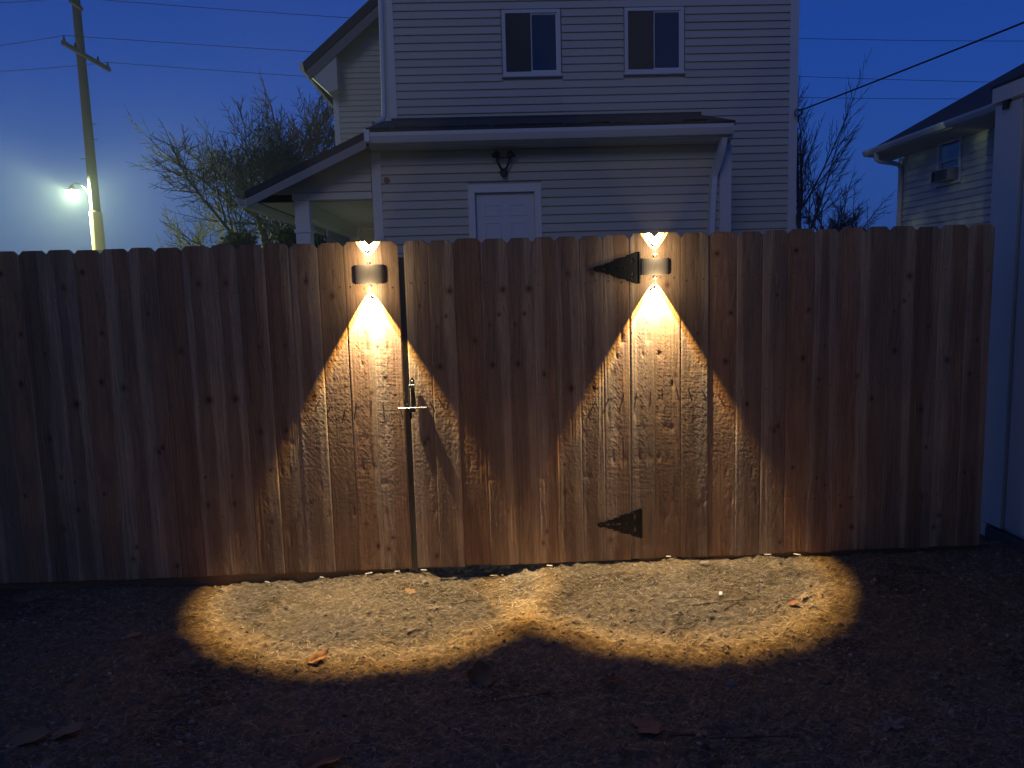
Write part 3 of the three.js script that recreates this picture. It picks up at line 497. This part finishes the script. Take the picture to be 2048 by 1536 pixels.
bareTree('bare_tree', 'low bare tree in front of the round bush by the neighbouring house', [11.2, 0, -20.5], { seed: 66, trunk: 3.4, radius: .10, levels: 4, kids: [12, 7, 6, 4], fork: .3, angle: .7, ratio: .55, wobble: .3, lift: .35, twig: .009 });
// shoots at the foot of the right tree, painted pale for light on them
{
  const r = rng(77);
  for (let k = 0; k < 3; k++) {
    const P = [], N = [], bx = [8.55, 9.15, 9.9][k], spread = [.6, 1.0, 1.2][k];
    for (let i = 0; i < 16; i++) { const a = (r() - .35) * spread, p = []; const x0 = (r() - .5) * .25, h = 1.5 + r() * .9; for (let j = 0; j < 6; j++) { const t = j / 5; p.push(new THREE.Vector3(x0 + a * t * t * 2.2, h * t * (1 - .3 * Math.abs(a) * t), (r() - .5) * .1 + .2 * t * (r() - .5))); } tube(P, N, 0, p, .022, .009, 4); }
    const s = thing('sapling', ['shoots painted pale as if lit at the foot of the slender bare tree', 'fan of shoots painted pale as if lit, right of the slender bare tree', 'low arching shoots painted pale as if lit, beside the round dark bush'][k], 'shrub', [bx, 1.0, -16.2]); mesh('stems', toGeo(P, N), M.litTwig, s); mesh('root_ball', new THREE.CylinderGeometry(.25, .6, 1.1, 12), M.bark, s, [0, -.5, 0]);
  }
}
// ---------- evergreen shrubs ----------
function shrub(label, pos, rx, ry, n, seed, col, leaf = .09) {
  const r = rng(seed), P = [], N = [], S = thing('evergreen_shrub', label, 'shrub', pos);
  const cl = []; for (let i = 0; i < 16; i++) { const a = r() * 6.28, e = Math.acos(1 - r() * 1.6), q = .55 + r() * .4; cl.push([Math.cos(a) * Math.sin(e) * rx * q, ry * .95 + Math.cos(e) * ry * q, Math.sin(a) * Math.sin(e) * rx * q, (.28 + r() * .25) * Math.min(rx, ry)]); }
  for (let i = 0; i < n; i++) {
    const c = cl[Math.floor(r() * cl.length)], v = new THREE.Vector3(r() - .5, r() - .5, r() - .5).normalize().multiplyScalar(c[3] * Math.cbrt(.25 + .75 * r())), p = new THREE.Vector3(c[0], c[1], c[2]).add(v);
    const d = new THREE.Vector3(r() - .5, r() - .3, r() - .5).normalize(), e = new THREE.Vector3(r() - .5, r() - .5, r() - .5).cross(d).normalize(), nn = d.clone().cross(e), L = leaf * (.6 + r() * .8), w = L * .32;
    const q = [p, p.clone().addScaledVector(d, L * .5).addScaledVector(e, w), p.clone().addScaledVector(d, L), p.clone().addScaledVector(d, L * .5).addScaledVector(e, -w)];
    for (const m of [0, 1, 2, 0, 2, 3]) { P.push(q[m].x, q[m].y, q[m].z); N.push(nn.x, nn.y, nn.z); }
  }
  mesh('foliage', toGeo(P, N), mat(...col, .8), S); mesh('stem', new THREE.CylinderGeometry(.05, .09, ry * 1.6, 8), M.bark, S, [0, ry * .8, 0]);
}
shrub('broad dark evergreen under the spreading bare tree', [-6.6, .2, -17], 1.2, 1.5, 7000, 5, [.035, .05, .03], .13);
shrub('dark evergreen in the gap behind the porch post', [-4.7, .2, -14.6], .9, 1.55, 5000, 6, [.035, .05, .03], .12);
shrub('clipped round dark bush beside the neighbouring house', [11.6, 1.35, -18.6], .55, .95, 5000, 8, [.015, .018, .014], .10);
shrub('dark hedge mass left of the round bush', [10.4, .9, -21.8], 1.3, 1.2, 6000, 9, [.03, .035, .025], .12);

// ---------- ground litter ----------
const dummy = new THREE.Object3D();
function scatter(name, label, category, geo, material, n, seed, place, tint) {
  const r = rng(seed), im = new THREE.InstancedMesh(geo, material, n); im.name = name; im.castShadow = im.receiveShadow = true;
  for (let i = 0; i < n; i++) { place(r, dummy); dummy.updateMatrix(); im.setMatrixAt(i, dummy.matrix); im.setColorAt(i, tint(r)); }
  tag(im, label, category, null, 'stuff'); scene.add(im);
}
const gX = r => -2.5 + r() * 5.55, gZ = r => -.12 + Math.pow(r(), .9) * 2.4;
{ // dry clippings: bent blades
  const P = [], N = [], w = .0011, pt = [[-.5, 0], [-.18, .10], [.16, .11], [.5, .0]];
  for (let i = 0; i < 3; i++) { const [a, ya] = pt[i], [b, yb] = pt[i + 1]; const q = [[a, ya * .018 / .045, -w / .045 * .5 * (i ? 1 : .4)], [b, yb * .4, -w / .045 * .5 * (i < 2 ? 1 : .4)], [b, yb * .4, w / .045 * .5 * (i < 2 ? 1 : .4)], [a, ya * .4, w / .045 * .5 * (i ? 1 : .4)]]; for (const m of [0, 2, 1, 0, 3, 2]) { P.push(q[m][0], q[m][1], q[m][2]); N.push(0, 1, 0); } }
  scatter('dry_grass', 'dry grass clippings scattered over the dirt', 'grass', toGeo(P, N), new THREE.MeshStandardMaterial({ roughness: .9, side: THREE.DoubleSide }), 70000, 3, (r, d) => {
    let x = gX(r), z = gZ(r); if (fbm(x * 2.4, z * 3, 81, 3) < .38 + .25 * r()) { x = gX(r); z = gZ(r); }
    d.position.set(x, gY(x, z) + .001 + r() * .004, z); d.rotation.set((r() - .5) * .5, (r() - .5) * 1.9 + (r() < .25 ? 1.5 : 0), (r() - .5) * .5); const s = .018 + Math.pow(r(), 2) * .055; d.scale.set(s, .03 + r() * .05, .045 * (1.0 + r() * 1.6));
  }, r => { const k = .22 + Math.pow(r(), 1.6) * 1.4; return lin(.36 * k, .29 * k, .20 * k); });
  const peb = new THREE.IcosahedronGeometry(1, 1); { const p = peb.attributes.position; for (let i = 0; i < p.count; i++) { const k = .8 + .4 * vn(p.getX(i) * 2 + 5, p.getY(i) * 2 + p.getZ(i) * 3, 3); p.setXYZ(i, p.getX(i) * k, p.getY(i) * k * .7, p.getZ(i) * k); } peb.computeVertexNormals(); }
  scatter('gravel', 'small stones and crumbs of soil in the dirt', 'gravel', peb, mat(1, 1, 1, .95), 7000, 4, (r, d) => { const x = gX(r), z = gZ(r), s = .002 + Math.pow(r(), 5) * .009; d.position.set(x, gY(x, z) + s * .2, z); d.rotation.set(r() * 3, r() * 6, r() * 3); d.scale.setScalar(s); }, r => { const k = .5 + r(); return r() < .3 ? lin(.36 * k, .33 * k, .29 * k) : lin(.30 * k, .24 * k, .175 * k); });
  const chip = new THREE.BoxGeometry(1, .12, .35);
  scatter('wood_chips', 'scattered pale wood chips and leaf crumbs', 'debris', chip, mat(1, 1, 1, .9), 4500, 6, (r, d) => { const x = gX(r), z = gZ(r), s = .004 + Math.pow(r(), 3) * .016; d.position.set(x, gY(x, z) + .002, z); d.rotation.set((r() - .5) * .7, r() * 6, (r() - .5) * .7); d.scale.set(s, s, s * (.6 + r())); }, r => { const k = .35 + r() * .9; return r() < .35 ? lin(.16 * k, .09 * k, .05 * k) : lin(.40 * k, .31 * k, .21 * k); });
}
// ---------- single leaves, twigs, pale scraps ----------
function leafGeo(kind, seed, curl) {
  const r = rng(seed), n = 56, P = [], I = []; const rad = a => {
    if (kind === 'lobed') return .62 + .38 * Math.pow(Math.abs(Math.cos(a * 2.5)), .7) - .12 * Math.cos(a) + (a < .25 || a > 6.03 ? -.1 : 0);
    if (kind === 'oak') return (.5 + .22 * Math.cos(a * 7)) * (1 + .55 * Math.abs(Math.cos(a)) ** 3);
    return .55 + .4 * Math.abs(Math.cos(a)) ** 2 + .03 * Math.cos(a * 11);
  };
  const c = [curl * (.6 + r() * .8), curl * (r() - .2), r() * 6];
  const h = (x, z) => c[0] * .55 * z * z + c[1] * .5 * x * x + .08 * Math.sin(5 * x + c[2]) * curl + .05 * Math.sin(7 * z + c[2] * 2) * curl - (Math.abs(z) < .05 ? .02 : 0);
  const rings = [0, .3, .62, .85, 1];
  for (const side of [0, 1]) for (const q of rings) for (let i = 0; i < n; i++) { const a = i / n * Math.PI * 2, k = rad(a) * q, x = Math.cos(a) * k, z = Math.sin(a) * k * .92; P.push(x, h(x, z) + (side ? -.012 : 0), z); }
  const m = rings.length * n;
  for (let q = 0; q < rings.length - 1; q++) for (let i = 0; i < n; i++) { const a = q * n + i, b = q * n + (i + 1) % n, cc = a + n, d = b + n; I.push(a, b, cc, b, d, cc, m + a, m + cc, m + b, m + b, m + cc, m + d); }
  const e = (rings.length - 1) * n; for (let i = 0; i < n; i++) { const a = e + i, b = e + (i + 1) % n; I.push(a, b, m + a, b, m + b, m + a); }
  const g = new THREE.BufferGeometry(); g.setAttribute('position', new THREE.Float32BufferAttribute(P, 3)); g.setIndex(I); g.computeVertexNormals(); return g;
}
function leaf(label, x, z, s, kind, seed, curl, col, rot = [0, 0, 0], lift = 0) {
  const g = thing('fallen_leaf', label, 'leaf', [x, gY(x, z) + .006 + lift, z], 'fallen leaves on the dirt'); const m = mat(...col, .85);
  const b = mesh('blade', leafGeo(kind, seed, curl), m, g); mesh('stalk', new THREE.CylinderGeometry(.018, .026, .62, 6).rotateZ(Math.PI / 2), m, b, [-.86, .02, 0]);
  g.scale.setScalar(s); g.rotation.set(...rot);
}
const tan = [.42, .24, .12], brown = [.36, .17, .08], palel = [.36, .27, .17];
leaf('large curled brown leaf standing up on the dark dirt, front middle', -.07, 1.19, .062, 'lobed', 1, 1.1, brown, [.75, .5, .35], .028);
leaf('curled orange-brown leaf cut by the bottom edge of the picture', -.62, 1.70, .075, 'oval', 2, .8, brown, [.25, .35, .1], .012);
leaf('wide pale brown leaf at the bottom left corner', -1.74, 1.50, .075, 'oval', 3, .5, [.30, .20, .10], [.15, .5, .05], .006);
leaf('tan leaf with a folded edge beside the wide corner leaf', -1.61, 1.47, .06, 'oval', 4, .6, tan, [.1, .2, .25], .012);
leaf('small tattered pale leaf at the lower left edge', -1.60, 1.66, .045, 'oak', 5, .6, [.3, .24, .19], [.1, 1, 0]);
leaf('flat orange leaf lying below the gate latch', -.47, .25, .042, 'lobed', 6, .25, [.42, .24, .11], [.1, .8, 0], .003);
leaf('pale torn leaf right of the orange leaf below the latch', -.32, .47, .034, 'oak', 7, .7, palel, [.2, .3, 0], .004);
leaf('folded tan leaf near the front rim of the left light pool', -.79, .98, .05, 'oval', 8, 1.0, tan, [.3, .25, .25], .01);
leaf('tiny curled leaf in the middle of the left light pool', -.42, .73, .022, 'oak', 9, .8, palel, [.1, 1.2, 0]);
leaf('five-pointed dull brown leaf on the dark dirt, front right of middle', .54, 1.58, .055, 'lobed', 10, .5, [.36, .19, .10], [.15, .2, 0], .004);
leaf('jagged grey oak leaf on the dark dirt at right', 1.41, 1.62, .06, 'oak', 11, .5, [.30, .25, .22], [.08, .3, 0], .003);
leaf('crumpled leaf near the right rim of the right light pool', 1.52, .58, .034, 'oak', 12, 1.1, palel, [.2, .7, .2], .01);
leaf('curled dark leaf just inside the right rim of the right light pool', 1.44, .66, .03, 'oval', 13, 1.2, brown, [.4, .2, .1], .01);
leaf('reddish crumpled leaf heap on the dark dirt in front of the right pool', .45, 1.27, .05, 'oak', 14, 1, [.16, .08, .045], [.1, .4, .1], .006);
leaf('dim leaf left of the left light pool', -1.76, .62, .035, 'oval', 15, .6, tan, [.15, .4, 0], .003);
leaf('grey shredded leaf in front of the right light pool rim', .95, 1.16, .045, 'oak', 16, .8, [.2, .16, .12], [.1, .9, 0], .004);
function twigThing(label, x, z, len, rot, seed, r0 = .0028) {
  const r = rng(seed), P = [], N = [], pts = []; const c = Math.cos(rot), s = Math.sin(rot);
  for (let i = 0; i < 7; i++) { const t = i / 6 - .5, o = (r() - .5) * .012, X = x + c * t * len - s * o, Z = z - s * t * len - c * o; pts.push(new THREE.Vector3(X - x, gY(X, Z) + .005 + r() * .004, Z - z)); }
  tube(P, N, 0, pts, r0, r0 * .55, 5); const g = thing('twig', label, 'twig', [x, 0, z], 'twigs on the dirt'); mesh('stem', toGeo(P, N), mat(.13, .075, .045, .9), g);
  const q = pts[3].clone(); const P2 = [], N2 = []; tube(P2, N2, 0, [q, q.clone().add(new THREE.Vector3(c * len * .13 + s * .03, .006, -s * len * .13 + c * .03)), q.clone().add(new THREE.Vector3(c * len * .26 + s * .045, .004, -s * len * .26 + c * .045))], r0 * .6, r0 * .3, 4); mesh('side_shoot', toGeo(P2, N2), mat(.13, .075, .045, .9), g);
}
twigThing('longest twig in the right light pool, below the white scrap', 1.10, .60, .36, .06, 1, .003);
twigThing('thin twig just behind the longest twig in the right light pool', 1.03, .53, .26, -.12, 2);
twigThing('forked twig crossing the longest twig in the right light pool', 1.17, .62, .2, .75, 3);
twigThing('curved twig at the left rim of the left light pool', -1.38, .78, .16, .25, 4);
twigThing('long dark twig on the dirt in front of the curled brown leaf', .12, 1.33, .4, .12, 5);
twigThing('long dim twig near the bottom edge, right of the five-pointed leaf', .85, 1.66, .5, -.1, 6, .0035);
twigThing('slanting reddish twig at the right rim of the right light pool', 1.66, .52, .13, .9, 7);
twigThing('straight twig lying at the back of the left light pool', -.12, .36, .26, .3, 8);
twigThing('short twig at the front rim of the right light pool', .86, .83, .14, .2, 9);
{
  const c = (label, x, z, l, w, rot, col, lift = 0) => { const o = mesh('pale_scrap', rbox(-l / 2, l / 2, -.002, .002, -w / 2, w / 2, .0009), mat(...col, .7), scene, [x, gY(x, z) + .007 + lift, z]); o.rotation.set(.12, rot, .1); tag(o, label, 'wood chip'); };
  c('bright white rectangular scrap in the right light pool', 1.13, .51, .030, .016, 1.2, [.85, .82, .74], .004);
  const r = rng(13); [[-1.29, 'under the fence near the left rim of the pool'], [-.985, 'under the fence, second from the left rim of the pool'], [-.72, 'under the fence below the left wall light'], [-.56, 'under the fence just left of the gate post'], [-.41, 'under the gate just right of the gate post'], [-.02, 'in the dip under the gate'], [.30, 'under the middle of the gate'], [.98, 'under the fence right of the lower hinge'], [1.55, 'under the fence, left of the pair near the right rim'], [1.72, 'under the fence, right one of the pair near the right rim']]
    .forEach(([x, t], i) => c('pale sliver standing for a bit of light ' + t, x, .022 + r() * .012, .026 + r() * .018, .008, (r() - .5) * 1.2, [.80, .74, .62], .012 + r() * .01));  // pale slivers added in place of bits of light under the boards
  const st = (label, x, z, s, col) => { const g = new THREE.IcosahedronGeometry(1, 2), p = g.attributes.position; for (let i = 0; i < p.count; i++) { const k = .78 + .5 * fbm(p.getX(i) * 1.7 + x * 9, p.getY(i) * 1.7 + p.getZ(i) * 1.3 + z, 3, 3); p.setXYZ(i, p.getX(i) * k, p.getY(i) * k * .65, p.getZ(i) * k); } g.computeVertexNormals(); const o = mesh('stone', g, mat(...col, .95), scene, [x, gY(x, z) + s * .25, z]); o.scale.setScalar(s); o.rotation.y = x * 7; tag(o, label, 'stone'); };
  st('dark clod at the left side of the right light pool', .36, .22, .014, [.05, .04, .03]);
  st('pale lump of soil at the back of the right light pool', 1.17, .085, .028, [.30, .25, .19]);
  st('dark clod in the middle front of the right light pool', .66, .62, .012, [.08, .07, .06]);
  st('small dark clod beside the front rim of the right light pool', 1.02, .74, .012, [.06, .045, .035]);
  st('grey clod at the back left of the left light pool', -1.52, .08, .022, [.25, .21, .17]);
  st('pale stone at the back of the left light pool', -.40, .11, .018, [.34, .30, .25]);
  st('grey stone on the dark dirt, right foreground', .93, 1.30, .02, [.2, .2, .21]);
}
scene.traverse(o => { if (o.isMesh) { o.castShadow = true; o.receiveShadow = true; } });
renderer.render(scene, camera);
